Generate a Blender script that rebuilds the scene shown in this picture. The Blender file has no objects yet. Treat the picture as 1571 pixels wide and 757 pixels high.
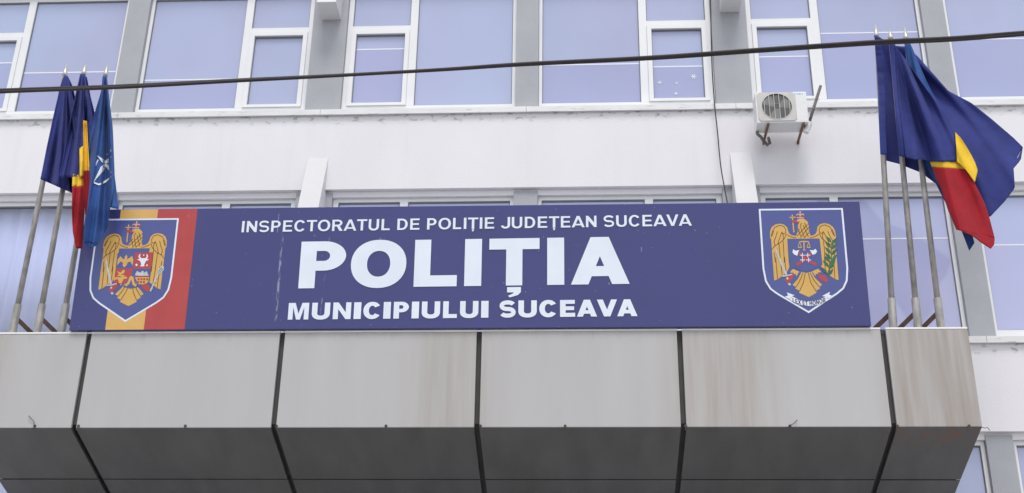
import bpy, bmesh, math, random
from mathutils import Vector, Matrix
from mathutils.geometry import tessellate_polygon
random.seed(7)
S = bpy.context.scene
COL = S.collection
R = math.radians

# ------------------------------------------------------------------ camera
ZO = 1.6                                   # eye height above the street
CAM = Vector((6.1066, -15.5411, ZO))
YAW, PITCH, ROLL = -0.05906, 0.43852, 0.015996
FPX, PW, PH = 1920.99, 1571.0, 757.0       # focal length in photo pixels, photo size
fw = Vector((math.sin(YAW)*math.cos(PITCH), math.cos(YAW)*math.cos(PITCH), math.sin(PITCH)))
_rt = Vector((math.cos(YAW), -math.sin(YAW), 0)); _up = _rt.cross(fw)
rt = _rt*math.cos(ROLL) + _up*math.sin(ROLL); up = _up*math.cos(ROLL) - _rt*math.sin(ROLL)
cam = bpy.data.objects.new('camera', bpy.data.cameras.new('camera')); COL.objects.link(cam)
cam.data.sensor_width = 36; cam.data.lens = FPX/PW*36; cam.data.clip_end = 2000
m = Matrix((rt, up, -fw)).transposed().to_4x4(); m.translation = CAM; cam.matrix_world = m
S.camera = cam

# ------------------------------------------------------------------ sky, sun, exposure
SUN_EL, SUN_AZ = R(62), R(8)               # azimuth from straight behind the camera, towards the right
w = bpy.data.worlds.new('World'); S.world = w; w.use_nodes = True
nt = w.node_tree; bg = nt.nodes['Background']
sky = nt.nodes.new('ShaderNodeTexSky'); sky.sky_type = 'NISHITA'; sky.sun_disc = False
sky.sun_elevation = SUN_EL; sky.sun_rotation = R(180)+SUN_AZ*-1
sky.air_density = 1.0; sky.dust_density = 0.6; sky.ozone_density = 1.0
hs = nt.nodes.new('ShaderNodeHueSaturation'); hs.inputs['Saturation'].default_value = 0.22
nt.links.new(sky.outputs[0], hs.inputs['Color']); nt.links.new(hs.outputs[0], bg.inputs['Color'])
bg.inputs['Strength'].default_value = 0.11
sl = bpy.data.lights.new('sun', 'SUN'); sl.energy = 1.1; sl.angle = R(25); sl.color = (1.0, 0.955, 0.92)
so = bpy.data.objects.new('sun', sl); COL.objects.link(so)
sd = Vector((math.sin(SUN_AZ)*math.cos(SUN_EL), -math.cos(SUN_AZ)*math.cos(SUN_EL), math.sin(SUN_EL)))
so.rotation_euler = sd.to_track_quat('Z', 'Y').to_euler(); so.location = (0, -20, 40)
S.view_settings.view_transform = 'Standard'; S.view_settings.look = 'None'
S.view_settings.exposure = 0.82; S.view_settings.gamma = 1; S.view_settings.use_curve_mapping = False

# ------------------------------------------------------------------ helpers
def ray(px, py):
    return fw*FPX + rt*(px-PW/2) + up*(PH/2-py)
def at(px, py, Y):                          # photo pixel -> point on the upright plane y = Y
    d = ray(px, py); return CAM + d*((Y-CAM.y)/d.y)

def srgb(r, g, b):
    f = lambda c: (c/255/12.92) if c/255 <= .04045 else ((c/255+.055)/1.055)**2.4
    return (f(r), f(g), f(b))
MATS = {}
def mat(name, col, rough=.6, var=.06, scale=3.0, stretch=(1, 1, 1), bump=0, bscale=60, metal=0, spec=.4, objrand=0, fine=0, coord='Position'):
    M = bpy.data.materials.new(name); M.use_nodes = True; n = M.node_tree; L = n.links
    b = n.nodes['Principled BSDF']; b.inputs['Roughness'].default_value = rough
    b.inputs['Metallic'].default_value = metal; b.inputs['Specular IOR Level'].default_value = spec
    g = n.nodes.new('ShaderNodeNewGeometry'); mp = n.nodes.new('ShaderNodeMapping'); mp.inputs['Scale'].default_value = stretch
    L.new(g.outputs['Position'], mp.inputs['Vector'])
    no = n.nodes.new('ShaderNodeTexNoise'); no.inputs['Scale'].default_value = scale; no.inputs['Detail'].default_value = 6
    L.new(mp.outputs[0], no.inputs['Vector'])
    mr = n.nodes.new('ShaderNodeMapRange'); mr.inputs[1].default_value = .3; mr.inputs[2].default_value = .7
    mr.inputs[3].default_value = 1-var; mr.inputs[4].default_value = 1+var; L.new(no.outputs['Fac'], mr.inputs[0])
    val = mr.outputs[0]
    if fine:
        n2 = n.nodes.new('ShaderNodeTexNoise'); n2.inputs['Scale'].default_value = 45; n2.inputs['Detail'].default_value = 3
        L.new(g.outputs['Position'], n2.inputs['Vector'])
        m2 = n.nodes.new('ShaderNodeMapRange'); m2.inputs[1].default_value = .3; m2.inputs[2].default_value = .7
        m2.inputs[3].default_value = 1-fine; m2.inputs[4].default_value = 1+fine; L.new(n2.outputs['Fac'], m2.inputs[0])
        mu = n.nodes.new('ShaderNodeMath'); mu.operation = 'MULTIPLY'; L.new(val, mu.inputs[0]); L.new(m2.outputs[0], mu.inputs[1]); val = mu.outputs[0]
    if objrand:
        oi = n.nodes.new('ShaderNodeObjectInfo'); m3 = n.nodes.new('ShaderNodeMapRange')
        m3.inputs[3].default_value = 1-objrand; m3.inputs[4].default_value = 1+objrand; L.new(oi.outputs['Random'], m3.inputs[0])
        mu = n.nodes.new('ShaderNodeMath'); mu.operation = 'MULTIPLY'; L.new(val, mu.inputs[0]); L.new(m3.outputs[0], mu.inputs[1]); val = mu.outputs[0]
    vm = n.nodes.new('ShaderNodeVectorMath'); vm.operation = 'SCALE'; vm.inputs[0].default_value = col; L.new(val, vm.inputs['Scale'])
    L.new(vm.outputs[0], b.inputs['Base Color'])
    if bump:
        nb = n.nodes.new('ShaderNodeTexNoise'); nb.inputs['Scale'].default_value = bscale; nb.inputs['Detail'].default_value = 4
        L.new(g.outputs['Position'], nb.inputs['Vector'])
        bp = n.nodes.new('ShaderNodeBump'); bp.inputs['Strength'].default_value = bump; bp.inputs['Distance'].default_value = .02
        L.new(nb.outputs['Fac'], bp.inputs['Height']); L.new(bp.outputs[0], b.inputs['Normal'])
    M['vm'] = vm.name; MATS[name] = M; return M

def mask_node(n, expr_sock_x, centre, half, soft):
    """1 inside |x-centre|<half, falling to 0 over soft"""
    L = n.links
    a = n.nodes.new('ShaderNodeMath'); a.operation = 'SUBTRACT'; L.new(expr_sock_x, a.inputs[0]); a.inputs[1].default_value = centre
    b = n.nodes.new('ShaderNodeMath'); b.operation = 'ABSOLUTE'; L.new(a.outputs[0], b.inputs[0])
    c = n.nodes.new('ShaderNodeMapRange'); c.interpolation_type = 'SMOOTHSTEP'
    c.inputs[1].default_value = half; c.inputs[2].default_value = half+soft; c.inputs[3].default_value = 1; c.inputs[4].default_value = 0
    L.new(b.outputs[0], c.inputs[0]); return c.outputs[0]
def mul(n, a, b):
    q = n.nodes.new('ShaderNodeMath'); q.operation = 'MULTIPLY'
    for i, s in enumerate((a, b)):
        if isinstance(s, (int, float)): q.inputs[i].default_value = s
        else: n.links.new(s, q.inputs[i])
    return q.outputs[0]
def mx(n, a, b):
    q = n.nodes.new('ShaderNodeMath'); q.operation = 'MAXIMUM'; n.links.new(a, q.inputs[0]); n.links.new(b, q.inputs[1]); return q.outputs[0]
def noise(n, scale, stretch, lo, hi, detail=6):
    g = n.nodes.new('ShaderNodeNewGeometry'); mp = n.nodes.new('ShaderNodeMapping'); mp.inputs['Scale'].default_value = stretch
    n.links.new(g.outputs['Position'], mp.inputs['Vector'])
    t = n.nodes.new('ShaderNodeTexNoise'); t.inputs['Scale'].default_value = scale; t.inputs['Detail'].default_value = detail
    n.links.new(mp.outputs[0], t.inputs['Vector'])
    r = n.nodes.new('ShaderNodeMapRange'); r.inputs[1].default_value = lo; r.inputs[2].default_value = hi
    n.links.new(t.outputs['Fac'], r.inputs[0]); return r.outputs[0]
def overlay(M, mask, col):
    """mixes a stain colour over the base colour"""
    n = M.node_tree; b = n.nodes['Principled BSDF']; src = b.inputs['Base Color'].links[0].from_socket
    mi = n.nodes.new('ShaderNodeMix'); mi.data_type = 'RGBA'
    n.links.new(mask, mi.inputs[0]); n.links.new(src, mi.inputs[6]); mi.inputs[7].default_value = (*col, 1)
    n.links.new(mi.outputs[2], b.inputs['Base Color'])
def posxyz(M):
    n = M.node_tree; g = n.nodes.new('ShaderNodeNewGeometry'); s = n.nodes.new('ShaderNodeSeparateXYZ')
    n.links.new(g.outputs['Position'], s.inputs[0]); return s.outputs

class MB:
    def __init__(s): s.v = []; s.f = []; s.m = []
    def add(s, vs, fs, mi=0):
        o = len(s.v); s.v += [tuple(v) for v in vs]; s.f += [tuple(i+o for i in f) for f in fs]; s.m += [mi]*len(fs); return s
    def box(s, x0, x1, y0, y1, z0, z1, mi=0):
        return s.add([(x0,y0,z0),(x1,y0,z0),(x1,y1,z0),(x0,y1,z0),(x0,y0,z1),(x1,y0,z1),(x1,y1,z1),(x0,y1,z1)],
                     [(0,3,2,1),(4,5,6,7),(0,1,5,4),(1,2,6,5),(2,3,7,6),(3,0,4,7)], mi)
    def prism(s, yz, x0, x1, mi=0):         # profile in (y,z), run along x
        n = len(yz)
        return s.add([(x0,y,z) for y,z in yz]+[(x1,y,z) for y,z in yz],
                     [tuple(range(n))[::-1], tuple(range(n, 2*n))]+[(i,(i+1)%n,n+(i+1)%n,n+i) for i in range(n)], mi)
    def tube(s, pts, r, n=8, mi=0, cap=True):
        pts = [Vector(p) for p in pts]; rings = []
        rr = r if isinstance(r, (list, tuple)) else [r]*len(pts)
        ref = Vector((.31, .77, .55))
        for i, p in enumerate(pts):
            t = (pts[min(i+1, len(pts)-1)]-pts[max(i-1, 0)]).normalized()
            a = t.cross(ref).normalized(); b = t.cross(a)
            rings.append([p+(a*math.cos(2*math.pi*k/n)+b*math.sin(2*math.pi*k/n))*rr[i] for k in range(n)])
        vs = [v for g in rings for v in g]; fs = []
        for i in range(len(pts)-1):
            for k in range(n): fs.append((i*n+k, i*n+(k+1)%n, (i+1)*n+(k+1)%n, (i+1)*n+k))
        if cap: fs += [tuple(range(n))[::-1], tuple(range((len(pts)-1)*n, len(pts)*n))]
        return s.add(vs, fs, mi)
    def poly(s, loops, y, mi=0, tf=None):   # flat face(s) in the x,z plane at depth y; the first loop is the outline, others are holes
        vs = [Vector((a, b, 0)) for lp in loops for a, b in lp]
        tr = tessellate_polygon([[Vector((a, b, 0)) for a, b in lp] for lp in loops])
        out = []
        for t in tr:
            a, b, c = (vs[i] for i in t)
            out.append(t if (b-a).cross(c-a).z > 0 else (t[0], t[2], t[1]))
        return s.add([(p.x, y, p.y) for p in vs], out, mi)
    def build(s, name, mats, parent=None, smooth=False, bevel=0, loc=None):
        me = bpy.data.meshes.new(name); me.from_pydata(s.v, [], s.f)
        for mm in (mats if isinstance(mats, (list, tuple)) else [mats]): me.materials.append(MATS[mm])
        me.polygons.foreach_set('material_index', s.m)
        if smooth: me.polygons.foreach_set('use_smooth', [True]*len(s.f))
        if bevel:
            bm = bmesh.new(); bm.from_mesh(me); bmesh.ops.bevel(bm, geom=bm.edges[:], offset=bevel, segments=2, affect='EDGES', profile=.6)
            bm.to_mesh(me); bm.free()
        me.update()
        o = bpy.data.objects.new(name, me); COL.objects.link(o)
        if parent: o.parent = parent
        if loc is not None: o.location = loc
        return o
def link(name, me, parent, loc=(0, 0, 0), rot=None):
    o = bpy.data.objects.new(name, me); COL.objects.link(o); o.parent = parent; o.location = loc
    if rot: o.rotation_euler = rot
    return o
def tag(o, label, cat, group=None, kind=None):
    if label: o['label'] = label
    if cat: o['category'] = cat
    if group: o['group'] = group
    if kind: o['kind'] = kind
    return o
def thing(name, label, cat, loc=(0, 0, 0), group=None):
    o = bpy.data.objects.new(name, None); COL.objects.link(o); o.location = loc; o.empty_display_size = .2
    return tag(o, label, cat, group)

# ------------------------------------------------------------------ materials
mat('asphalt', (.16, .16, .165), .85, .2, .6, bump=.3)
mat('paving', (.38, .375, .37), .85, .15, .8, bump=.3)
mat('plaster', (.80, .785, .81), .85, .025, 1.2, stretch=(1, 1, .5), bump=.12, bscale=40, spec=.2, fine=.012)
mat('fin_plaster', (.69, .68, .69), .85, .03, 2, bump=.1, bscale=40, spec=.2)
mat('pier_paint', (.40, .41, .44), .7, .05, 2.5, spec=.3, fine=.03)
mat('pvc', (.80, .81, .82), .35, .03, 2, spec=.45)
mat('sill_metal', (.76, .76, .76), .45, .06, 3, stretch=(1, 3, 3), spec=.4)
mat('gasket', (.20, .20, .22), .6)
mat('film_edge', (.82, .83, .9), .3, .02)
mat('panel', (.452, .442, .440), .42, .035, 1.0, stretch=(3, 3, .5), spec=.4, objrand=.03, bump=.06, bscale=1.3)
mat('soffit_panel', (.090, .086, .081), .45, .16, 1.5, stretch=(2.5, .8, .8), spec=.35, objrand=.04)  # darker than the front panels: shade under the canopy put into the colour
mat('bounce_sheet', (.74, .74, .75), .8, .05, 2)  # pale, unseen sheet added to bounce light onto the middle floor
mat('coping', (.82, .81, .80), .5, .05)
mat('joint', (.065, .062, .06), .7, .2, 4)
mat('bolt', (.06, .05, .045), .6, .3, 20)
mat('sign_blue', (.047, .051, .19), .32, .05, 1.3, spec=.45)
mat('shield_blue', (.075, .095, .29), .32, .04, 3, spec=.45)
mat('white_print', (.76, .81, .90), .35, .03, 3, spec=.45)
mat('gold', (.66, .40, .10), .35, .05, 4, spec=.45)
mat('gold_stripe', (.68, .41, .12), .35, .05, 4, spec=.45)
mat('red', (.45, .055, .055), .35, .05, 4, spec=.45)
mat('brown', (.12, .05, .012), .4, .05)
mat('green', (.03, .14, .08), .4, .2, 30)
mat('silver', (.52, .54, .55), .4, .15, 25)
mat('dark_print', (.03, .035, .05), .4, .05)
mat('steel', (.36, .345, .325), .5, .28, 7, stretch=(2, 2, 1), metal=.35, spec=.4)
mat('finial', (.55, .54, .50), .4, .15, 12, metal=.5)
mat('rust_dark', (.075, .045, .036), .8, .35, 14)
mat('rust', (.20, .115, .08), .8, .4, 14)
mat('ac_white', (.78, .78, .775), .45, .05, 5, spec=.4, fine=.03)
mat('ac_grey', (.58, .57, .54), .5, .08, 8)
mat('ac_dark', (.10, .10, .098), .6, .2, 9)
mat('ac_fan', (.21, .21, .205), .5, .2, 9)
mat('wire_metal', (.62, .61, .58), .5, .1, 8)
mat('logo_blue', (.15, .42, .72), .4)
mat('hose', (.17, .155, .14), .8, .3, 15)
mat('cable', (.035, .03, .03), .6, .2, 6)
mat('curtain', (.64, .67, .86), .9, .03, 2)
for nm, c in (('cloth_navy', (.030, .040, .190)), ('cloth_yellow', (.80, .52, .035)), ('cloth_red', (.33, .010, .02)), ('cloth_nato', (.026, .078, .26)), ('cloth_white', (.72, .75, .80))):
    M = mat(nm, c, .75, .14, 4, bump=.55, bscale=7, spec=.25, fine=.05)
    b = M.node_tree.nodes['Principled BSDF']; b.inputs['Sheen Weight'].default_value = .05; b.inputs['Sheen Roughness'].default_value = .4
# tinted film on glass: lavender film under a glossy pane
def glass_film(name, c1, c2):
    M = mat(name, c1, .07, .045, .9, spec=.5, objrand=.05)
    n = M.node_tree; overlay(M, mul(n, noise(n, .55, (1, 1, .6), .35, .65, 3), .8), c2)
    b = n.nodes['Principled BSDF']; b.inputs['Coat Weight'].default_value = .6; b.inputs['Coat Roughness'].default_value = .02
    nb = n.nodes.new('ShaderNodeTexNoise'); nb.inputs['Scale'].default_value = 1.6
    g = n.nodes.new('ShaderNodeNewGeometry'); n.links.new(g.outputs['Position'], nb.inputs['Vector'])
    bp = n.nodes.new('ShaderNodeBump'); bp.inputs['Strength'].default_value = .05; bp.inputs['Distance'].default_value = .05
    n.links.new(nb.outputs['Fac'], bp.inputs['Height']); n.links.new(bp.outputs[0], b.inputs['Coat Normal'])
glass_film('pane_film', (.415, .435, .635), (.41, .485, .69))
glass_film('film_lower', (.385, .395, .615), (.37, .415, .65))
glass_film('film_lower_b', (.48, .485, .71), (.45, .49, .74))  # paler copy for the middle floor, missing bounce light put into its colour
glass_film('pane_film_low', (.48, .50, .73), (.45, .51, .76))  # pane film lightened for the middle floor, making up in colour for dim light
M = mat('pane_clear', (.8, .83, .9), .03, 0)
n = M.node_tree; tr = n.nodes.new('ShaderNodeBsdfTransparent'); tr.inputs[0].default_value = (.95, .96, 1, 1)
mi = n.nodes.new('ShaderNodeMixShader'); 
gl = n.nodes.new('ShaderNodeBsdfGlossy'); gl.inputs['Roughness'].default_value = .02
mi.inputs[0].default_value = .10; n.links.new(tr.outputs[0], mi.inputs[1]); n.links.new(gl.outputs[0], mi.inputs[2])
n.links.new(mi.outputs[0], n.nodes['Material Output'].inputs['Surface'])

# levels found from the photograph (metres above the street)
STOREY = 3.579
SILL_B, LINT_B, SILL_A, LINT_A = 5.854+ZO+.075, 8.219+ZO, 9.434+ZO+.075, 11.798+ZO
SILL_C, LINT_C = SILL_B-STOREY, 4.672+ZO
X0, MOD = -.635, 3.0
DC, ZT, ZB, SLOPE, DS = 2.0, 5.2966+ZO, 4.1221+ZO, .30, 1.0836
CX0, CWID, CL, CR = .3215, 2.310, -.942, 10.508

# dirt spots under the window sills, faint streaks
M = MATS['plaster']; n = M.node_tree; p = posxyz(M)
for zs in (SILL_A-.10, SILL_B-.10):
    band = mask_node(n, p[2], zs, .03, .13)
    overlay(M, mul(n, mul(n, band, noise(n, 6.5, (1.2, 1, 2.2), .55, .68)), .75), (.22, .20, .18))
overlay(M, mul(n, noise(n, 1.0, (6, 1, .35), .55, .85), .10), (.45, .43, .43))
M = MATS['sill_metal']; n = M.node_tree
overlay(M, mul(n, noise(n, 5, (1, 1, 6), .6, .75), .55), (.25, .23, .21))
# brown water streaks on the canopy panels
M = MATS['panel']; n = M.node_tree; p = posxyz(M)
streak = noise(n, 1.0, (11, 3, .6), .22, .80, 12)
bands = None
for c, h, s, k in ((CX0+4*CWID-1.85, .28, .55, .62), (CX0+4*CWID+.62, .40, .42, .85), (CX0+2*CWID-.28, .12, .6, .48), (CX0+3*CWID+.12, .02, .30, .5), (CX0-1.1, .05, .3, .4)):
    q = mul(n, mask_node(n, p[0], c, h, s), k); bands = q if bands is None else mx(n, bands, q)
overlay(M, mul(n, mul(n, bands, mask_node(n, p[2], (ZT+ZB)/2, (ZT-ZB)/2-.01, .06)), streak), (.27, .21, .16))
M = MATS['soffit_panel']; n = M.node_tree; p = posxyz(M)
low = mask_node(n, p[2], ZB-.02, .02, .10)
overlay(M, mul(n, mul(n, low, mask_node(n, p[0], CR-.45, .35, .3)), mul(n, noise(n, 7, (1, 1, 1), .45, .62), .8)), (.16, .075, .04))
M = MATS['panel']; n = M.node_tree; p = posxyz(M)
top = mask_node(n, p[2], ZT, .02, .16)
overlay(M, mul(n, mul(n, top, noise(n, 2.2, (5, 1, 1), .52, .7)), .28), (.26, .235, .21))
# scratches and drips on the sign
for nm in ('sign_blue', 'white_print', 'red'):
    M = MATS[nm]; n = M.node_tree; p = posxyz(M); sc = None
    def slant(z0, k):                     # x + k*(z-z0)
        a = n.nodes.new('ShaderNodeMath'); a.operation = 'SUBTRACT'; n.links.new(p[2], a.inputs[0]); a.inputs[1].default_value = z0
        q = mul(n, a.outputs[0], k); b = n.nodes.new('ShaderNodeMath'); b.operation = 'ADD'; n.links.new(p[0], b.inputs[0]); n.links.new(q, b.inputs[1]); return b.outputs[0]
    for px, py, hz, wd, k, th in ((428, 425, .55, .016, .0, .45), (498, 425, .50, .007, -.05, .5), (428, 345, .12, .006, 0, .4), (984, 384, .03, .006, 0, .3), (1185, 400, .35, .012, -.02, .52)):
        c = at(px, py, -2.1)
        mk = mul(n, mask_node(n, slant(c.z, k), c.x, wd*.3, wd), mask_node(n, p[2], c.z, hz*.8, hz*.3))
        mk = mul(n, mk, noise(n, 20, (3, 1, .6), th, th+.14)); sc = mk if sc is None else mx(n, sc, mk)
    overlay(M, mul(n, sc, .42 if nm == 'sign_blue' else .3), (.62, .63, .72) if nm != 'white_print' else (.35, .36, .45))
    overlay(M, mul(n, noise(n, 28, (1, 1, 1), .73, .78, 2), .35), (.5, .5, .6))

# ------------------------------------------------------------------ ground
g = MB().add([(-400, -400, 0), (400, -400, 0), (400, 400, 0), (-400, 400, 0)], [(0, 1, 2, 3)]).build('road', 'asphalt'); tag(g, None, None, kind='structure')
g = MB().box(-60, 60, -30, -.2, .004, .13).build('pavement', 'paving'); tag(g, None, None, kind='structure')

# ------------------------------------------------------------------ office building
KMIN, KMAX = -3, 6
XL, XR = X0+KMIN*MOD, X0+KMAX*MOD
bld = thing('office_building', 'white plastered office building with grey piers and lavender tinted windows', 'building', (5, 0, 0))
def B(mb, name, mats, **k):
    o = mb.build(name, mats, bld, **k); o.location = (-5, 0, 0); return o
for z0, z1 in ((0, SILL_C-.075), (LINT_C, SILL_B-.075), (LINT_B, SILL_A-.075), (LINT_A, LINT_A+1.3)):
    B(MB().box(XL, XR, 0, .42, z0, z1), 'wall', 'plaster')
B(MB().box(XL, XR, .9, 1.0, 0, LINT_A+1.3), 'rear_wall', 'plaster')
FLOORS = (('A', SILL_A, LINT_A), ('B', SILL_B, LINT_B), ('C', SILL_C, LINT_C))
PW_N, PW_W = .335, .520
ME = {}
for fl, zs, zl in FLOORS:
    for k in range(KMIN, KMAX+1):
        wdt = PW_W if k % 2 else PW_N; xc = X0+k*MOD
        B(MB().box(xc-wdt/2, xc+wdt/2, .05, .40, zs-.074, zl-.03), 'pier', 'pier_paint')
        if k % 2:                          # wedge shaped fin: flush with the spandrel above, deep at its lower end
            zt, zb = zl+.515, zl-.64
            B(MB().prism([(-.002, zt), (-.40, zb), (.049, zb), (.049, zl-.034), (-.002, zl-.034)], xc+.02-.145, xc+.02+.145), 'fin', 'fin_plaster')
    B(MB().box(XL, XR, .07, .41, zl-.09, zl-.001), 'lintel', 'plaster')
    for k in range(KMIN, KMAX):
        xa = X0+k*MOD; xb = xa+MOD
        B(MB().prism([(-.055, zs-.087), (-.055, zs+.0), (-.045, zs+.006), (.115, zs+.02), (.115, zs-.073), (-.03, zs-.0735), (-.035, zs-.087)], xa+.003, xb-.003), 'window_sill', 'sill_metal')

SEAM = {('A', -1): (.84, 1.03), ('A', 0): (.674, None), ('A', 1): (None, 1.16), ('A', 2): (.825, .763), ('A', 3): (1.30, .906), ('A', 4): (1.15, None),
        ('B', 3): (1.50, None), ('B', 4): (1.39, None), ('B', -1): (None, None)}
def window(fl, zs, zl, k):
    nl = bool(k % 2)                       # narrow casement stands next to the wide pier
    xa = X0+k*MOD + (PW_W if k % 2 else PW_N)/2 + .004
    xb = X0+(k+1)*MOD - (PW_W if (k+1) % 2 else PW_N)/2 - .004
    yf, yb = .12, .19
    z0, z1 = zs+.021, zl-.092
    jn, jw, mu_, hd, bt = .075, .05, .115, .055, .13
    if nl: m0 = xa+.955; m1 = m0+mu_
    else: m1 = xb-.955; m0 = m1-mu_
    f = MB()
    f.box(xa, xb, yf, yb, z1-hd, z1); f.box(xa, xb, yf, yb, z0, z0+bt)
    jl, jr = (jn, jw) if nl else (jw, jn)
    f.box(xa, xa+jl, yf, yb, z0+bt, z1-hd); f.box(xb-jr, xb, yf, yb, z0+bt, z1-hd)
    f.box(m0, m1, yf-.002, yb, z0+bt, z1-hd)
    na, nb = (xa+jl, m0) if nl else (m1, xb-jr)
    wa, wb = (m1, xb-jr) if nl else (xa+jl, m0)
    tz = zs+1.485
    f.box(na, nb, yf, yb, tz, tz+.085)
    win = B(f, 'window', 'pvc')
    def pane(x0, x1, za, zb, film, seam=None):
        e = .004
        pn = MB().box(x0+e, x1-e, yf+.035, yf+.047, za+e, zb-e).build('glass_pane', film, win)
        gk = MB(); t = .009
        gk.box(x0, x1, yf+.018, yf+.034, za, za+t); gk.box(x0, x1, yf+.018, yf+.034, zb-t*2, zb)
        gk.box(x0, x0+t, yf+.018, yf+.034, za+t, zb-2*t); gk.box(x1-t, x1, yf+.018, yf+.034, za+t, zb-2*t)
        gk.build('gasket', 'gasket', win)
        if seam: 
            MB().box(x0+.012, x1-.012, yf+.0315, yf+.0345, zs+seam, zs+seam+.02).build('film_seam', 'film_edge', win)
            MB().box(x0+.010, x1-.010, yf+.0335, yf+.0348, za+.010, zs+seam).build('film', 'film_lower' if fl != 'B' else 'film_lower_b', win)
        return pn
    sm = SEAM.get((fl, k), (None, None))
    film = 'pane_film' if fl != 'B' else 'pane_film_low'
    if fl == 'B' and k == -1: film = 'pane_clear'
    pane(wa, wb, z0+bt, z1-hd, film, sm[0])
    pane(na, nb, tz+.085, z1-hd, film)
    s = MB(); sr = .068; ys = yf-.022
    s.box(na+.002, nb-.002, ys, yf+.05, tz-sr, tz-.004); s.box(na+.002, nb-.002, ys, yf+.05, z0+bt+.004, z0+bt+sr*.7)
    s.box(na+.002, na+sr, ys, yf+.05, z0+bt+sr*.7, tz-sr); s.box(nb-sr, nb-.002, ys, yf+.05, z0+bt+sr*.7, tz-sr)
    s.build('sash', 'pvc', win)
    pane(na+sr, nb-sr, z0+bt+sr*.7, tz-sr, film, sm[1])
    if (fl, k) == ('A', 2):                # paper snowflakes stuck on the casement
        for px, py, r in ((1012, 127, .034), (1038, 128, .022), (1037, 144, .030), (1064, 118, .046)):
            c = at(px, py, yf+.03); a = MB(); 
            for i in range(6):
                t = i*math.pi/3; d = Vector((math.cos(t), 0, math.sin(t))); q = Vector((-math.sin(t), 0, math.cos(t)))
                o = Vector((c.x, yf+.028, c.z)); 
                a.add([o+q*r*.14+d*r*.1, o-q*r*.14+d*r*.1, o-q*r*.17+d*r*.8, o+d*r, o+q*r*.17+d*r*.8], [(0, 1, 2, 3, 4)])
            a.poly([[(c.x+r*.28*math.cos(i*math.pi/3), c.z+r*.28*math.sin(i*math.pi/3)) for i in range(6)]], yf+.026)
            a.build('snowflake_sticker', 'film_edge', win)
for fl, zs, zl in FLOORS:
    for k in range(KMIN, KMAX): window(fl, zs, zl, k)
# curtain hanging behind the clear window at the left of the middle floor
xa = X0-MOD+.3; xb = X0-.2; nn = 150; c = MB(); vs = []; 
for i in range(nn+1):
    t = i/nn; x = xa+(xb-xa)*t
    y = .26+.020*math.sin(t*44+2.6*math.sin(t*9)+1.1*math.sin(t*23))+.006*math.sin(t*97+.5)
    vs += [(x, y, SILL_B+.05), (x+.01*math.sin(t*40), y*.6+.10, LINT_B-.12)]
c.add(vs, [(2*i, 2*i+2, 2*i+3, 2*i+1) for i in range(nn)])
cu = c.build('curtain', 'curtain', smooth=True); sdm = cu.modifiers.new('s', 'SOLIDIFY'); sdm.thickness = .003
tag(cu, 'pale pleated curtain behind the window left of the blue sign', 'curtain')

# ------------------------------------------------------------------ entrance canopy
can = thing('entrance_canopy', 'grey metal panel canopy with sloping dark underside below the blue police sign', 'canopy', (5, -1, ZB-.5))
def Cn(o): o.location = Vector(o.location) - Vector((5, -1, ZB-.5)); return o
ct, st = math.cos(SLOPE), math.sin(SLOPE)
yb_ = -.01; run = (yb_+DC)/ct
core = MB().prism([(-DC+.055, ZT-.05), (-DC+.055, ZB+.06), (yb_, ZB+.06-(yb_+DC-.055)*st/ct), (yb_, ZT-.05)], CL+.05, CR-.05)
Cn(core.build('core', 'joint', can))
Cn(MB().box(CL+.02, CR-.02, -DC+.05, -DC+.095, ZT-.06, ZT-.004).build('core', 'joint', can))
Cn(MB().box(CL+.06, CR-.06, -DC+.11, yb_-.01, ZT-.048, ZT-.036).build('bounce_sheet', 'bounce_sheet', can))  # added on the canopy top as a light reflector, out of view
seams = [CL]+[CX0+CWID*k for k in range(5)]+[CR]
G = .030
for i in range(6):
    x0 = seams[i]+(G if i else 0); x1 = seams[i+1]-(G if i < 5 else 0)
    wd = x1-x0; xc = (x0+x1)/2
    tilt = random.uniform(-.0015, .0015)
    o = Cn(MB().box(-wd/2, wd/2, 0, .045, -(ZT-ZB)/2+.002, (ZT-ZB)/2-.0255).build('front_panel', 'panel', can, bevel=.008, loc=(xc, -DC, (ZT+ZB)/2))); o.rotation_euler = (tilt, 0, random.uniform(-.001, .001))
    if i == 5: o['label'] = 'rust stained end panel of the canopy'
    if i == 4: o['label'] = 'panel with brown water streaks at its left end'
    Cn(MB().box(-wd/2-.002, wd/2+.002, -.005, .10, 0, .024).build('coping', 'coping', can, bevel=.006, loc=(xc, -DC, ZT-.024)))
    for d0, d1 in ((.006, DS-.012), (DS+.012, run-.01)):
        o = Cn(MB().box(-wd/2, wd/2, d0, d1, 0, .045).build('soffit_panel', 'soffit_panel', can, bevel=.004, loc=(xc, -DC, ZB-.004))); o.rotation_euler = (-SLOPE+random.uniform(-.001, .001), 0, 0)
for sx, x in ((-1, CL), (1, CR)):          # cheeks
    Cn(MB().prism([(-DC+.003, ZT-.035), (-DC+.003, ZB+.003), (yb_, ZB+.004-(yb_+DC)*st/ct), (yb_, ZT-.035)], min(x, x-sx*.045)-(.003 if sx < 0 else 0)+.0, max(x, x-sx*.045)+(.003 if sx > 0 else 0)).build('end_panel', 'panel', can))
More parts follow.
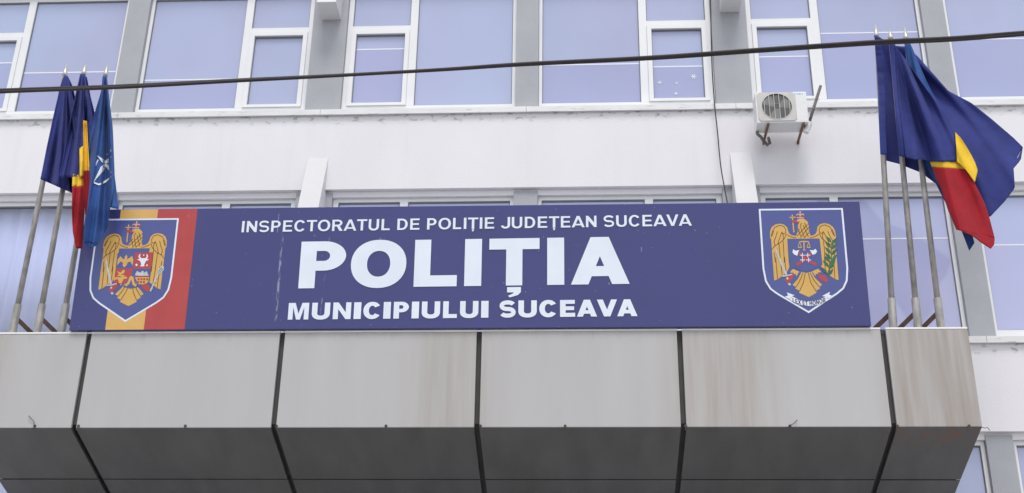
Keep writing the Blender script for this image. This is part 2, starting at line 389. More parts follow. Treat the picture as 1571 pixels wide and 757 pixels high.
# little hooks and wire ends left along the lower edge
for px in (53, 120, 284, 424, 592, 737, 867, 1052, 1212, 1377, 1487):
    c = at(px, 653.5, -DC-.012)
    hk = MB().tube([(c.x, -DC+.004, c.z), (c.x, -DC-.012, c.z)], .016, 8); hk.tube([(c.x, -DC-.008, c.z), (c.x+random.uniform(-.02, .02), -DC-.014, c.z-.05)], .006, 6)
    Cn(hk.build('hook', 'bolt', can))
for pts in ([(53, 654), (52, 647), (47, 642), (44, 638)], [(1212, 653), (1218, 650), (1222, 646), (1223, 644)], [(1503, 655), (1511, 657), (1515, 656), (1519, 661)]):
    Cn(MB().tube([at(x, y, -DC-.02) for x, y in pts], .004, 5).build('wire_end', 'bolt', can))

# ------------------------------------------------------------------ police sign
LEAN = .075
SY, SZ = -DC-.045, ZT+.004                 # lower front edge of the board
sn = Vector((0, math.cos(LEAN), math.sin(LEAN))); sv_ = Vector((0, -math.sin(LEAN), math.cos(LEAN)))  # into the board, up along it
def sg(px, py):                            # photo pixel -> (x, height along the board)
    d = ray(px, py); o = Vector((0, SY, SZ)); t = (o-CAM).dot(sn)/d.dot(sn); q = CAM+d*t
    return (q.x, (q-o).dot(sv_))
sign = thing('police_sign', 'long blue police sign board with white lettering and two eagle crests', 'sign', (0, SY, SZ))
sign.rotation_euler = (LEAN, 0, 0)
SX0, SX1 = sg(106, 506)[0], (sg(1335, 500)[0]+sg(1320, 308)[0])/2
SH = (sg(1320, 308)[1]+sg(330, 322)[1]+sg(700, 315)[1])/3
MB().box(SX0, SX1, 0, .09, 0, SH).build('board', 'sign_blue', sign, bevel=.004)
MB().box(SX0+.3, SX1-.3, .09, .13, .02, SH*.55).build('back_frame', 'steel', sign)
LAYER = .0010
def plate(name, loops, mt, lay, z=None):
    return MB().poly(loops, -LAYER*lay).build(name, mt, sign)
xs_ = [(sg(187, 323)[0]+sg(160, 505)[0])/2, (sg(245, 322)[0]+sg(218, 506)[0])/2, (sg(303, 322)[0]+sg(283, 506)[0])/2]
e = .004
plate('stripe', [[(xs_[0], e), (xs_[1], e), (xs_[1], SH-e), (xs_[0], SH-e)]], 'gold_stripe', 1)['label'] = 'yellow stripe'
plate('stripe', [[(xs_[1], e), (xs_[2], e), (xs_[2], SH-e), (xs_[1], SH-e)]], 'red', 1)['label'] = 'red stripe'

# --- lettering: outlines drawn in units of the cap height
def arc(cx, cy, rx, ry, a0, a1, n=14, p=2.0):
    o = []
    for i in range(n+1):
        a = R(a0+(a1-a0)*i/n); c, s = math.cos(a), math.sin(a)
        o.append((cx+rx*math.copysign(abs(c)**(2/p), c), cy+ry*math.copysign(abs(s)**(2/p), s)))
    return o
def stroke(pts, t):                        # constant-width band along a polyline
    L_, R_ = [], []
    for i, (x, y) in enumerate(pts):
        x0, y0 = pts[max(i-1, 0)]; x1, y1 = pts[min(i+1, len(pts)-1)]
        d = math.hypot(x1-x0, y1-y0) or 1; nx, ny = -(y1-y0)/d, (x1-x0)/d
        tt = t if not isinstance(t, (list, tuple)) else t[i]
        L_.append((x+nx*tt/2, y+ny*tt/2)); R_.append((x-nx*tt/2, y-ny*tt/2))
    return L_+R_[::-1]
def glyph(ch, w, sv, sh):
    if ch == 'I': return [[(0, 0), (w, 0), (w, 1), (0, 1)]]
    if ch == 'L': return [[(0, 0), (w, 0), (w, sh), (sv, sh), (sv, 1), (0, 1)]]
    if ch == 'T' or ch == 'Ț':
        c = w/2; out = [[(c-sv/2, 0), (c+sv/2, 0), (c+sv/2, 1-sh), (w, 1-sh), (w, 1), (0, 1), (0, 1-sh), (c-sv/2, 1-sh)]]
        return out
    if ch == 'E': return [[(0, 0), (w, 0), (w, sh), (sv, sh), (sv, .5-sh*.45), (w*.93, .5-sh*.45), (w*.93, .5+sh*.5), (sv, .5+sh*.5), (sv, 1-sh), (w*.98, 1-sh), (w*.98, 1), (0, 1)]]
    if ch == 'H': return [[(0, 0), (sv, 0), (sv, .42), (w-sv, .42), (w-sv, 0), (w, 0), (w, 1), (w-sv, 1), (w-sv, .62), (sv, .62), (sv, 1), (0, 1)]]
    if ch == 'X': return [[(0, 0), (sv*1.2, 0), (w/2, .34), (w-sv*1.2, 0), (w, 0), (w/2+sv*.6, .51), (w, 1), (w-sv*1.2, 1), (w/2, .68), (sv*1.2, 1), (0, 1), (w/2-sv*.6, .51)]]
    if ch == 'N': return [[(0, 0), (sv*.95, 0), (sv*.95, .6), (w-sv*.95, 0), (w, 0), (w, 1), (w-sv*.95, 1), (w-sv*.95, .4), (sv*.95, 1), (0, 1)]]
    if ch == 'M': s = sv*.86; return [[(0, 0), (s, 0), (s, .74), (w/2-s*.42, 0), (w/2+s*.42, 0), (w-s, .74), (w-s, 0), (w, 0), (w, 1), (w-s*1.45, 1), (w/2, .36), (s*1.45, 1), (0, 1)]]
    if ch == 'A':
        a = sv*1.06; c = w/2; tw = sv*.56; f = lambda z: (c-tw)*z     # left outer edge x at height z
        zb, zt = .17, .17+sh*.9; k = (c-tw)
        ix = lambda z: a+k*z                                          # inner left edge
        apex = (c-a)/k if k else .8
        return [[(0, 0), (a, 0), (ix(zb), zb), (w-ix(zb), zb), (w-a, 0), (w, 0), (c+tw, 1), (c-tw, 1)], [(ix(zt), zt), (c, min(apex, .8)), (w-ix(zt), zt)]]
    if ch == 'V': a = sv*1.06; c = w/2; tw = sv*.56; return [[(c-tw, 0), (c+tw, 0), (w, 1), (w-a, 1), (c, max(.2, 1-(c-a)/(c-tw))), (a, 1), (0, 1)]]
    if ch == 'O': return [arc(w/2, .5, w/2, .515, 0, 360, 40, 2.15)[:-1], arc(w/2, .5, w/2-sv, .515-sh*1.02, 0, 360, 32, 2.15)[:-1]]
    if ch == 'D': k = w*.42; return [[(0, 0)]+arc(k, .5, w-k, .5, -90, 90, 20, 2.15)+[(0, 1)], [(sv, sh)]+arc(k, .5, w-k-sv, .5-sh, -90, 90, 16, 2.15)+[(sv, 1-sh)]]
    if ch in 'PR':
        b = .37 if ch == 'P' else .40; k = w*.52; c = (1+b)/2; ry = (1-b)/2; ih = min(sh, ry*.66)
        hole = [(sv, b+ih)]+arc(k, c, w-k-sv, ry-ih, -90, 90, 12)+[(sv, 1-ih)]
        if ch == 'P': return [[(0, 0), (sv, 0), (sv, b)]+arc(k, c, w-k, ry, -90, 90, 18)+[(0, 1)], hole]
        return [[(0, 0), (sv, 0), (sv, b), (w*.46, b), (w-sv*1.12, 0), (w*1.04, 0), (w*.74, b+.035)]+arc(k, c, (w-k)*.97, ry, -55, 90, 16)+[(0, 1)], hole]
    if ch == 'U':
        zc = .36; ro = zc+.015
        return [[(0, 1)]+arc(w/2, zc, w/2, ro, 180, 360, 22, 2.25)+[(w, 1), (w-sv, 1)]+arc(w/2, zc, w/2-sv, ro-sh, 360, 180, 18, 2.2)+[(sv, 1)]]
    if ch == 'J':
        zc = .32; ro = zc+.015
        return [[(w, 1)]+arc(w/2, zc, w/2, ro, 0, -168, 20, 2.2)+arc(w/2, zc, w/2-sv, ro-sh, -160, 0, 16, 2.2)+[(w-sv, 1)]]
    if ch == 'C': return [arc(w/2, .5, w/2, .515, 33, 327, 30, 2.1)+arc(w/2, .5, w/2-sv, .515-sh, 322, 38, 24, 2.1)]
    if ch == 'S':
        t = sh*1.05; r = .515-t/2; ry = r/2; rx = (w-t*1.15)/2; pts = arc(w/2, .5+ry, rx, ry, 22, 180, 14, 2.2)+arc(w/2, .5+ry, rx, ry, 190, 262, 6, 2.2)
        pts += arc(w/2, .5-ry, rx, ry, 82, 10, 6, 2.2)+arc(w/2, .5-ry, rx, ry, 0, -158, 14, 2.2)
        return [stroke(pts, t)]
def comma(c, sv): h = sv*.42; return [(c-h, -.035), (c+h, -.035), (c+h, -.14), (c+h*.6, -.2), (c-h*.6, -.25), (c-h*.85, -.215), (c-h*.1, -.165), (c-h*.05, -.145), (c-h, -.145)]
INK = {'A': 722, 'C': 722, 'D': 722, 'E': 667, 'I': 278, 'J': 556, 'L': 611, 'N': 722, 'O': 778, 'P': 667, 'R': 722, 'S': 667, 'T': 611, 'Ț': 611, 'U': 722, 'V': 667, ' ': 278, 'H': 722, 'X': 667}
SBB = {'A': 2, 'C': 45, 'D': 72, 'E': 72, 'I': 68, 'J': 22, 'L': 74, 'N': 70, 'O': 42, 'P': 72, 'R': 72, 'S': 40, 'T': 20, 'Ț': 20, 'U': 70, 'V': 2, ' ': 0, 'H': 70, 'X': 5}
BLK = {'A': 778, 'C': 778, 'E': 722, 'I': 389, 'L': 667, 'M': 944, 'N': 833, 'P': 722, 'S': 722, 'U': 833, 'V': 778, ' ': 333}
SBK = {'A': 0, 'C': 38, 'E': 68, 'I': 52, 'L': 62, 'M': 66, 'N': 62, 'P': 64, 'S': 34, 'U': 58, 'V': 0, ' ': 0}
def put_letter(ch, x0, x1, b0, b1, h, sv, sh, lay=6, mt='white_print', name='letter', rot=None):
    """one letter between x0 and x1 with its baseline going from b0 to b1"""
    wd = (x1-x0)/h; loops = glyph(ch, wd, sv if ch != 'I' else wd, sh)
    f = lambda p: (x0+p[0]*h, b0+(b1-b0)*p[0]/wd+p[1]*h)
    a = MB(); a.poly([[f(q) for q in lp] for lp in loops], -LAYER*lay)
    if ch == 'Ț': a.poly([[f(q) for q in comma(wd/2, sv)][::1]], -LAYER*lay)
    return a.build(name, mt, sign)
def line(text, pl, pr, h, adv, sb, sv, sh):
    (xl, zl_), (xr, zr_) = pl, pr
    tot = sum(adv[c] for c in text)-sb[text[0]]-sb[text[-1]]; sc = (xr-xl)/tot; x = xl-sb[text[0]]*sc
    for c in text:
        if c != ' ':
            a, b = x+sb[c]*sc, x+(adv[c]-sb[c])*sc
            zz = lambda q: zl_+(zr_-zl_)*(q-xl)/(xr-xl)
            put_letter(c, a, b, zz(a), zz(b), h, sv, sh)
        x += adv[c]*sc
h1 = (sg(374, 340)[1]-sg(371, 357)[1] + sg(1050, 329.5)[1]-sg(1056, 347)[1])/2
line('INSPECTORATUL DE POLIȚIE JUDEȚEAN SUCEAVA', sg(370.5, 357), sg(1061.5, 346.7), h1, INK, SBB, .205, .155)
bl, br = sg(457.6, 443), sg(966, 436)
h2 = (sg(465, 371.5)[1]-bl[1] + sg(906, 364)[1]-sg(906, 436.5)[1])/2
for ch, a, b in (('P', 457.6, 533.5), ('O', 538.6, 623.5), ('L', 634.4, 700.5), ('I', 712, 738.2), ('Ț', 751, 827.8), ('I', 839.5, 865.7), ('A', 876, 966)):
    ya = 443-7*(a-457.6)/508.4; yb2 = 443-7*(b-457.6)/508.4
    yy = 405 if ch in 'PO' else (371 if ch == 'Ț' else 0)
    A_ = sg(a, yy-(0) if yy else ya); B_ = sg(b, yy if yy else yb2)
    if ch == 'P': A_ = sg(457.6, 443); B_ = sg(531.0, 395)
    za = bl[1]+(br[1]-bl[1])*(A_[0]-bl[0])/(br[0]-bl[0]); zb2 = bl[1]+(br[1]-bl[1])*(B_[0]-bl[0])/(br[0]-bl[0])
    put_letter(ch, A_[0], B_[0], za, zb2, h2, .325, .235)
h3 = (sg(445, 466)[1]-sg(441.5, 491)[1] + sg(966, 459)[1]-sg(966, 485.5)[1])/2
line('MUNICIPIULUI SUCEAVA', sg(441.5, 491), sg(978, 485.5), h3, BLK, SBK, .315, .235)

# --- crests
def zmap(ox, oy, s): return lambda x, y: sg(ox+x/s, oy+y/s)
R1, R2 = zmap(1160, 318, 8.907), zmap(1160, 395, 8.413)
L1, L2 = zmap(130, 330, 8.907), zmap(130, 405, 7.967)
def T(f, pts): return [f(*q) for q in pts]
rf = T(R1, [(32, 28), (1175, 12)])+T(R2, [(1165, 0), (1222, 420), (1200, 500), (1130, 570), (688, 722), (230, 580), (150, 520), (105, 440), (80, 0)])
rx0 = (rf[0][0]+rf[9][0])/2; rx1 = (rf[1][0]+rf[3][0])/2; rzt = (rf[0][1]+rf[1][1])/2; rtip = rf[6]
rcx = (rx0+rx1)/2; rhw = (rx1-rx0)/2; rhh = rzt-rtip[1]
lt = L2(490, 712); ltop = L1(1298, 45); lx1 = (L1(1298, 45)[0]+L2(1030, 420)[0])/2; lx0 = min(L1(165, 430)[0], L2(32, 450)[0])-.01
lcx = (lx0+lx1)/2; lhw = (lx1-lx0)/2; lhh = ltop[1]-lt[1]
class Crest:
    def __init__(s, cx, zt, hw, hh, base): s.cx, s.zt, s.hw, s.hh, s.base = cx, zt, hw, hh, base
    def tf(s, q): return (s.cx+(q[0])*s.hw, s.zt-s.hh+q[1]*s.hh)
    def put(s, name, pts, mt, lay, raw=False, holes=()):
        lp = pts if raw else [s.tf(q) for q in pts]
        o = MB().poly([lp], -LAYER*lay).build(name, mt, s.base); return o
    def strokes(s, name, lines, t, mt, lay, raw=False):
        a = MB()
        for ln in lines:
            lp = ln if raw else [s.tf(q) for q in ln]
            a.poly([stroke(lp, t)], -LAYER*lay)
        return a.build(name, mt, s.base)
def norm(q): return ((q[0]-rcx)/rhw, (q[1]-rtip[1])/rhh)
N1 = lambda pts: [norm(q) for q in T(R1, pts)]
N2 = lambda pts: [norm(q) for q in T(R2, pts)]
def mirror(pts): return [(-x, z) for x, z in pts]
cl = [(-1, .42), (-.96, .30), (-.86, .225), (-.70, .175)]
SHIELD = [(0, 0), (.70, .175), (.86, .225), (.96, .30), (1, .42), (1, 1), (-1, 1)]+cl
def inset(pts, d, hw, hh):
    n_ = len(pts); P = [(x*hw, z*hh) for x, z in pts]; out = []
    for i in range(n_):
        (ax, ay), (bx, by), (cx_, cy_) = P[i-1], P[i], P[(i+1) % n_]
        def nrm(x0, y0, x1, y1): L_ = math.hypot(x1-x0, y1-y0); return (-(y1-y0)/L_, (x1-x0)/L_)
        n1, n2 = nrm(ax, ay, bx, by), nrm(bx, by, cx_, cy_); k = 1+n1[0]*n2[0]+n1[1]*n2[1]
        out.append(((bx+d*(n1[0]+n2[0])/k)/hw, (by+d*(n1[1]+n2[1])/k)/hh))
    return out
LW = [(190, 420), (190, 330), (215, 275), (260, 240), (320, 228), (380, 240), (420, 275), (438, 330), (455, 365), (490, 388)]
wingL_out = N1(LW); wing_in = N1([(425, 435), (445, 757)])+N2([(430, 125), (395, 200), (345, 235), (280, 285), (232, 302)])+N1([(228, 757), (215, 580), (205, 440)])
axis = sum(q[0] for q in N1([(190, 420), (1092, 420)]))/2
def mir(pts): return [(2*axis-x, z) for x, z in pts][::-1]
head = N1([(545, 395), (565, 345), (572, 290), (570, 245), (585, 225), (560, 205), (555, 180), (590, 162), (650, 160), (690, 188), (712, 215), (703, 228), (722, 262), (710, 275), (728, 310), (716, 325), (732, 355), (745, 395)])
chestL = N1([(425, 435)])[0]
EAGLE = wingL_out+head+mir(wingL_out)+mir(wing_in)+wing_in
THIGH = N2([(440, 190), (475, 152), (555, 185), (520, 250), (508, 214), (482, 226), (484, 200), (445, 200)])
TAIL = N2([(585, 190), (650, 205), (715, 188), (760, 270), (850, 355), (816, 385), (822, 403), (773, 437), (778, 460), (680, 515), (555, 460), (562, 435), (505, 405), (517, 385), (470, 360), (540, 280)])
TALON = N2([(368, 300), (398, 242), (490, 214), (474, 280), (440, 310), (405, 332), (380, 322)])
FEATH = [N1(a) for a in ([(206, 408), (218, 340), (255, 278), (320, 250), (380, 268), (404, 312), (402, 352), (375, 368), (352, 350)], [(213, 402), (240, 325)], [(244, 470), (272, 400), (290, 335)], [(304, 475), (330, 400), (352, 338)],
         [(216, 578), (250, 535), (330, 488), (388, 430), (410, 365), (440, 392), (500, 415), (545, 418)], [(244, 470), (258, 535)], [(304, 475), (300, 510)], [(355, 350), (372, 395), (370, 445)], [(312, 505), (335, 757)], [(368, 462), (386, 757)], [(245, 620), (262, 757)])]
FEATH += [N2(a) for a in ([(252, 0), (276, 284)], [(308, 0), (336, 236)], [(367, 0), (386, 200)])]
NECK = [N1(a) for a in ([(575, 300), (610, 400)], [(600, 260), (660, 420)], [(640, 250), (715, 410)], [(700, 240), (620, 330), (555, 400)], [(715, 290), (650, 360), (605, 425)], [(725, 350), (690, 380), (660, 420)], [(590, 300), (570, 345)], [(620, 220), (600, 262)], [(660, 215), (700, 300)])]
TAILF = [N2(a) for a in ([(606, 200), (570, 290), (517, 385)], [(632, 205), (612, 320), (562, 435)], [(672, 204), (706, 330), (773, 437)], [(695, 200), (740, 290), (816, 385)])]
def crest(name_label, C, sword=True):
    fb = C.base
    C.put('shield_border', SHIELD, 'white_print', 2)
    C.put('shield_field', inset(SHIELD, .021, C.hw, C.hh), 'shield_blue', 3)
    C.put('eagle', EAGLE, 'gold', 4)['label'] = name_label
    for q in (THIGH, mir(THIGH)): C.put('eagle_leg', q, 'gold', 4)
    C.put('eagle_tail', TAIL, 'gold', 4)
    for q in (TALON, mir(TALON)): C.put('talon', q, 'red', 5)
    C.strokes('feather_lines', FEATH+[mir(a) for a in FEATH]+NECK+TAILF, .0068, 'brown', 6)
    # crown, beak, cross held in the beak
    C.put('crown', N1([(555, 145), (545, 110), (560, 88), (600, 80), (645, 88), (660, 108), (648, 145)]), 'red', 5)
    C.strokes('crown_band', [N1([(552, 150), (650, 150)]), N1([(600, 145), (600, 58)]), N1([(588, 68), (612, 68)]), N1([(548, 112), (575, 96), (592, 112), (600, 140)]), N1([(655, 112), (630, 96), (608, 112), (600, 140)])], .010, 'silver', 6)
    C.put('beak', N1([(478, 182), (520, 178), (560, 196), (600, 205), (575, 220), (520, 212), (492, 214)]), 'red', 6)
    C.strokes('cross', [N1([(493, 105), (498, 182)]), N1([(455, 146), (537, 141)]), N1([(503, 214), (510, 300), (516, 348)])], .014, 'gold', 5)
    s0, s1 = N1([(258, 562)])[0], N2([(388, 228)])[0]
    a = MB(); p0, p1 = C.tf(s0), C.tf(s1); a.poly([stroke([p0, ((p0[0]*.85+p1[0]*.15), p0[1]*.85+p1[1]*.15), p1], [.004, .022, .026])], -LAYER*7); a.build('sword_blade', 'silver', fb)
    C.strokes('sword_guard', [N2([(338, 247), (400, 240), (466, 222)])], .016, 'silver', 8)
    C.strokes('sword_pommel', [N2([(416, 335), (440, 362)])], .026, 'silver', 7)
    a = MB(); c = C.tf(N2([(402, 276)])[0]); a.poly([arc(c[0], c[1], .014, .014, 0, 315, 7)], -LAYER*8); a.build('talon_stud', 'silver', fb)
CR_ = Crest(rcx, rzt, rhw, rhh, sign); CL_ = Crest(lcx, ltop[1], lhw, lhh, sign)
crest('golden eagle of the right crest, holding sword and laurel', CR_)
crest('golden eagle of the left crest, holding sword and mace', CL_)
# right crest: blue shield with scales and crossed axes, laurel, motto ribbon
def raw(name, f, pts, mt, lay): return MB().poly([T(f, pts)], -LAYER*lay).build(name, mt, sign)
def rawl(name, lines, t, mt, lay):
    a = MB()
    for ln in lines: a.poly([stroke(ln, t)], -LAYER*lay)
    return a.build(name, mt, sign)
MB().poly([T(R1, [(428, 438), (868, 438)])+T(R2, [(856, 100), (735, 160), (650, 188), (565, 165), (432, 122)])], -LAYER*5).build('inner_shield', 'shield_blue', sign)
rawl('scales', [T(R1, [(590, 478), (650, 470), (720, 476)]), T(R1, [(652, 474), (655, 595)]), T(R1, [(570, 548), (596, 556), (624, 548)]), T(R1, [(692, 548), (716, 556), (742, 548)])], .013, 'gold', 6)
rawl('scale_cords', [T(R1, [(592, 478), (574, 546)]), T(R1, [(592, 478), (618, 546)]), T(R1, [(718, 478), (696, 546)]), T(R1, [(718, 478), (736, 546)]), T(R1, [(636, 592), (676, 592)])], .007, 'gold', 7)
for hnd, hd in (([R1(575, 622), R2(660, 40), R2(775, 100)], [(495, 622), (505, 580), (540, 600), (590, 590), (575, 618), (560, 668), (520, 652)]), ([R1(762, 622), R2(618, 40), R2(520, 105)], [(832, 610), (812, 574), (780, 594), (730, 590), (748, 614), (770, 656), (808, 644)])):
    rawl('axe_handle', [hnd], .034, 'red', 6 if hd[0][0] < 600 else 7); raw('axe_head', R1, hd, 'white_print', 8)
for q in ((630, 662), (704, 660), (632, 726), (716, 726)):
    rawl('binding', [T(R1, [(q[0]-34, q[1]), (q[0]+34, q[1])])], .009, 'white_print', 9); rawl('binding', [T(R1, [(q[0], q[1]-30), (q[0], q[1]+30)])], .009, 'white_print', 10)
la = MB(); path = [R1(1035, 490), R1(1025, 600), R1(1030, 720), R2(955, 90), R2(925, 220)]
la.poly([stroke(path, .009)], -LAYER*7)
lf = MB()
for i in range(7):
    t = i/6*(len(path)-1); j = min(int(t), len(path)-2); u = t-j
    c = (path[j][0]*(1-u)+path[j+1][0]*u, path[j][1]*(1-u)+path[j+1][1]*u)
    for sgn in (-1, 1):
        an = R(90-sgn*38); d = (math.cos(an), math.sin(an)); nr = (-d[1], d[0]); l_ = .115; q = (c[0]+(0 if i else .0), c[1]-(.02 if sgn > 0 else 0))
        lf.poly([[q, (q[0]+d[0]*l_*.45+nr[0]*.020, q[1]+d[1]*l_*.45+nr[1]*.020), (q[0]+d[0]*l_, q[1]+d[1]*l_), (q[0]+d[0]*l_*.45-nr[0]*.020, q[1]+d[1]*l_*.45-nr[1]*.020)]], -LAYER*(7.2+.18*i+(.09 if sgn > 0 else 0)))
la.build('laurel_stem', 'green', sign); lf.build('laurel_leaves', 'green', sign)
raw('ribbon', R2, [(430, 550), (560, 615), (690, 632), (820, 612), (936, 552), (900, 508), (800, 556), (690, 572), (560, 556), (465, 506)], 'white_print', 6)
raw('ribbon_end', R2, [(370, 510), (412, 495), (395, 455), (498, 492), (468, 500), (430, 542)], 'white_print', 5)
raw('ribbon_end', R2, [(985, 500), (942, 485), (952, 448), (850, 502), (900, 510), (938, 536)], 'white_print', 5)
txt = 'LEX ET HONOR'; adv = sum(INK[c] for c in txt); x = 0
for ch in txt:
    t0 = (x+SBB[ch])/adv; t1 = (x+INK[ch]-SBB[ch])/adv; x += INK[ch]
    if ch == ' ': continue
    f = lambda t: R2(468+(900-468)*t, 578+48*(1-(2*t-1)**2)-4*t)
    a, b = f(t0), f(t1); put_letter(ch, a[0], b[0], a[1], b[1], .052, .16, .14, lay=8, mt='dark_print')
# left crest: quartered shield and mace
QL, QC, QR_ = [(450, 522), (425, 735)], [(692, 518), (662, 735)], [(938, 513), (908, 735)]
tl, tc, trr = T(L1, QL), T(L1, QC), T(L1, QR_); 
bl2 = T(L2, [(372, 58), (355, 235), (400, 252), (500, 240), (568, 152)]); bc = L2(588, 55)
MB().poly([[tl[0], tc[0], tc[1], tl[1]]], -LAYER*5).build('quarter', 'shield_blue', sign)
MB().poly([[tc[0], trr[0], trr[1], tc[1]]], -LAYER*5).build('quarter', 'red', sign)
MB().poly([[tl[1], tc[1], bl2[4], bl2[3], bl2[2], bl2[1]]], -LAYER*5).build('quarter', 'red', sign)
MB().poly([[tc[1], trr[1]]+T(L2, [(795, 190), (765, 245), (720, 258), (655, 262), (568, 152)])], -LAYER*5).build('quarter', 'shield_blue', sign)
se = [(445, 690), (455, 610), (490, 565), (520, 600), (545, 610), (550, 570), (575, 545), (585, 575), (580, 610), (615, 590), (650, 560), (668, 620), (655, 695), (625, 640), (590, 650), (575, 690), (540, 722), (520, 690), (525, 655), (490, 640)]
raw('small_eagle', L1, se, 'gold', 6)
raw('bull_head', L1, [(715, 612), (752, 605), (735, 575), (748, 540), (765, 538), (755, 575), (775, 594), (830, 594), (850, 575), (845, 540), (860, 542), (868, 575), (850, 605), (885, 612), (840, 632), (815, 680), (818, 705), (758, 705), (775, 680), (760, 632)], 'white_print', 6)
for q, r_ in (((710, 685), 16), ((852, 690), 12), ((808, 552), 10)):
    raw('charge', L1, [(q[0]+r_*math.cos(i*math.pi/4), q[1]+r_*math.sin(i*math.pi/4)) for i in range(8)][::-1], 'white_print', 6)
raw('lion', L2, [(395, 90), (440, 110), (470, 75), (495, 85), (480, 120), (440, 130), (500, 150), (470, 165), (420, 150), (385, 160), (420, 130)], 'gold', 6)
raw('bridge', L2, [(360, 170), (520, 160), (515, 185), (480, 185), (450, 240), (420, 240), (410, 190), (375, 195), (362, 220)], 'gold', 6)
raw('small_white_eagle', L2, [(612, 142), (640, 90), (685, 112), (700, 88), (720, 90), (725, 112), (760, 92), (785, 148), (700, 152)], 'silver', 6)
rawl('bar', [T(L2, [(608, 156), (792, 154)])], .012, 'red', 7)
raw('castle_field', L2, [(615, 166), (790, 164), (770, 235), (715, 256), (655, 250)], 'gold', 6)
for i in range(4):
    for j in range(2):
        cx_, cy_ = 660+35*i-4*j, 190+36*j
        if i == 3 and j: continue
        raw('tower', L2, [(cx_-11, cy_-12), (cx_+11, cy_-12), (cx_+11, cy_+12), (cx_-11, cy_+12)], 'red', 8)
raw('point_field', L2, [(570, 146), (660, 285), (560, 305), (470, 282)], 'shield_blue', 7)
rawl('dolphin', [T(L2, [(572, 155), (552, 200), (535, 240), (500, 270)])], .030, 'gold', 8); rawl('dolphin', [T(L2, [(580, 160), (592, 210), (600, 250), (630, 272)])], .030, 'gold', 9)
rawl('mace_shaft', [T(L2, [(805, 338), (900, 130)])], .022, 'silver', 7)
raw('mace_head', L2, [(890, 130), (898, 75), (935, 30), (968, 32), (972, 75), (925, 125)], 'silver', 8)
rawl('mace_lines', [T(L2, [(815, 325), (830, 318)]), T(L2, [(835, 285), (850, 275)]), T(L2, [(855, 240), (868, 232)]), T(L2, [(875, 195), (888, 185)]), T(L2, [(900, 110), (945, 45)]), T(L2, [(915, 118), (962, 60)])], .006, 'dark_print', 9)

# ------------------------------------------------------------------ flag poles
PY = -1.86; ZR = ZT-.05
POLES = {'L1': ((20, 505), (99, 116)), 'L2': ((58, 505), (128.5, 114)), 'L3': ((95, 505), (162, 116)),
         'R1': ((1370, 498), (1344.5, 56)), 'R2': ((1408, 498), (1366.5, 60)), 'R3': ((1443, 498), (1390, 60))}
PLAB = {'L1': 'weathered steel flagpole, leftmost of the three left of the sign', 'L2': 'weathered steel flagpole, middle of the three left of the sign', 'L3': 'weathered steel flagpole touching the left edge of the sign',
        'R1': 'weathered steel flagpole nearest the right edge of the sign', 'R2': 'weathered steel flagpole, middle of the three right of the sign', 'R3': 'weathered steel flagpole, rightmost of the three right of the sign'}
for key, (b_, t_) in POLES.items():
    p0, p1 = at(*b_, PY), at(*t_, PY); d = (p1-p0).normalized()
    base = p0+d*((ZR-p0.z)/d.z)
    po = thing('flagpole', PLAB[key], 'flagpole', base, 'flagpoles on the canopy')
    L_ = (p1-base).length; d2 = p1-base
    pk = MB().tube([d2*0.0+d*.02, d*L_*.5, d*L_], [.036, .034, .027], 12); pk.build('pole', 'steel', po, smooth=True)
    MB().tube([Vector((0, 0, 0)), d*.46], .047, 12).build('sleeve', 'steel', po, smooth=False)
    MB().tube([d*(L_-.01), d*(L_+.02), d*(L_+.04), d*(L_+.19)], [.030, .036, .030, .003], 10).build('finial', 'finial', po, smooth=True)
    sx = 1 if key[0] == 'L' else -1
    a = d*.30; c = Vector((sx*.30, .22, 0.0)); q = MB(); pr = Vector((0, 0, .035))
    wv = Vector((0, .02, 0)); hv = Vector((0, 0, .035))
    q.add([a-wv-hv, a+wv-hv, a+wv+hv, a-wv+hv, c-wv, c+wv, c+wv+hv*2, c-wv+hv*2], [(0, 1, 2, 3), (7, 6, 5, 4), (0, 4, 5, 1), (1, 5, 6, 2), (2, 6, 7, 3), (3, 7, 4, 0)])
    q.build('brace', 'rust_dark', po)

# ------------------------------------------------------------------ flags: draped cloth, traced against its own pole
def resample(pts, n_):
    d = [0]
    for a, b in zip(pts, pts[1:]): d.append(d[-1]+math.hypot(b[0]-a[0], b[1]-a[1]))
    out = []; j = 0
    for i in range(n_+1):
        t = d[-1]*i/n_
        while j < len(pts)-2 and d[j+1] < t: j += 1
        u = (t-d[j])/max(d[j+1]-d[j], 1e-6); out.append((pts[j][0]*(1-u)+pts[j+1][0]*u, pts[j][1]*(1-u)+pts[j+1][1]*u))
    return out
def flag(name, label, patches, depth, mats, thick=.006):
    mb = MB()
    for left, right, mi, nu, nv, off in patches:
        A_, B_ = resample(left, nv), resample(right, nv); vs = []
        for v in range(nv+1):
            for u in range(nu+1):
                t = u/nu; x = A_[v][0]*(1-t)+B_[v][0]*t; y = A_[v][1]*(1-t)+B_[v][1]*t
                vs.append(at(x, y, depth(x, y)+off))
        mb.add(vs, [(v*(nu+1)+u, (v+1)*(nu+1)+u, (v+1)*(nu+1)+u+1, v*(nu+1)+u+1) for v in range(nv) for u in range(nu)], mi)
    o = mb.build(name, mats, None, smooth=True)
    bm = bmesh.new(); bm.from_mesh(o.data); bmesh.ops.remove_doubles(bm, verts=bm.verts, dist=.0015); bmesh.ops.recalc_face_normals(bm, faces=bm.faces); bm.to_mesh(o.data); bm.free()
    sd_ = o.modifiers.new('thickness', 'SOLIDIFY'); sd_.thickness = thick; sd_.offset = 0
    # set the origin to the hoist so that the flag is one movable thing
    return tag(o, label, 'flag', 'flags on the canopy poles')
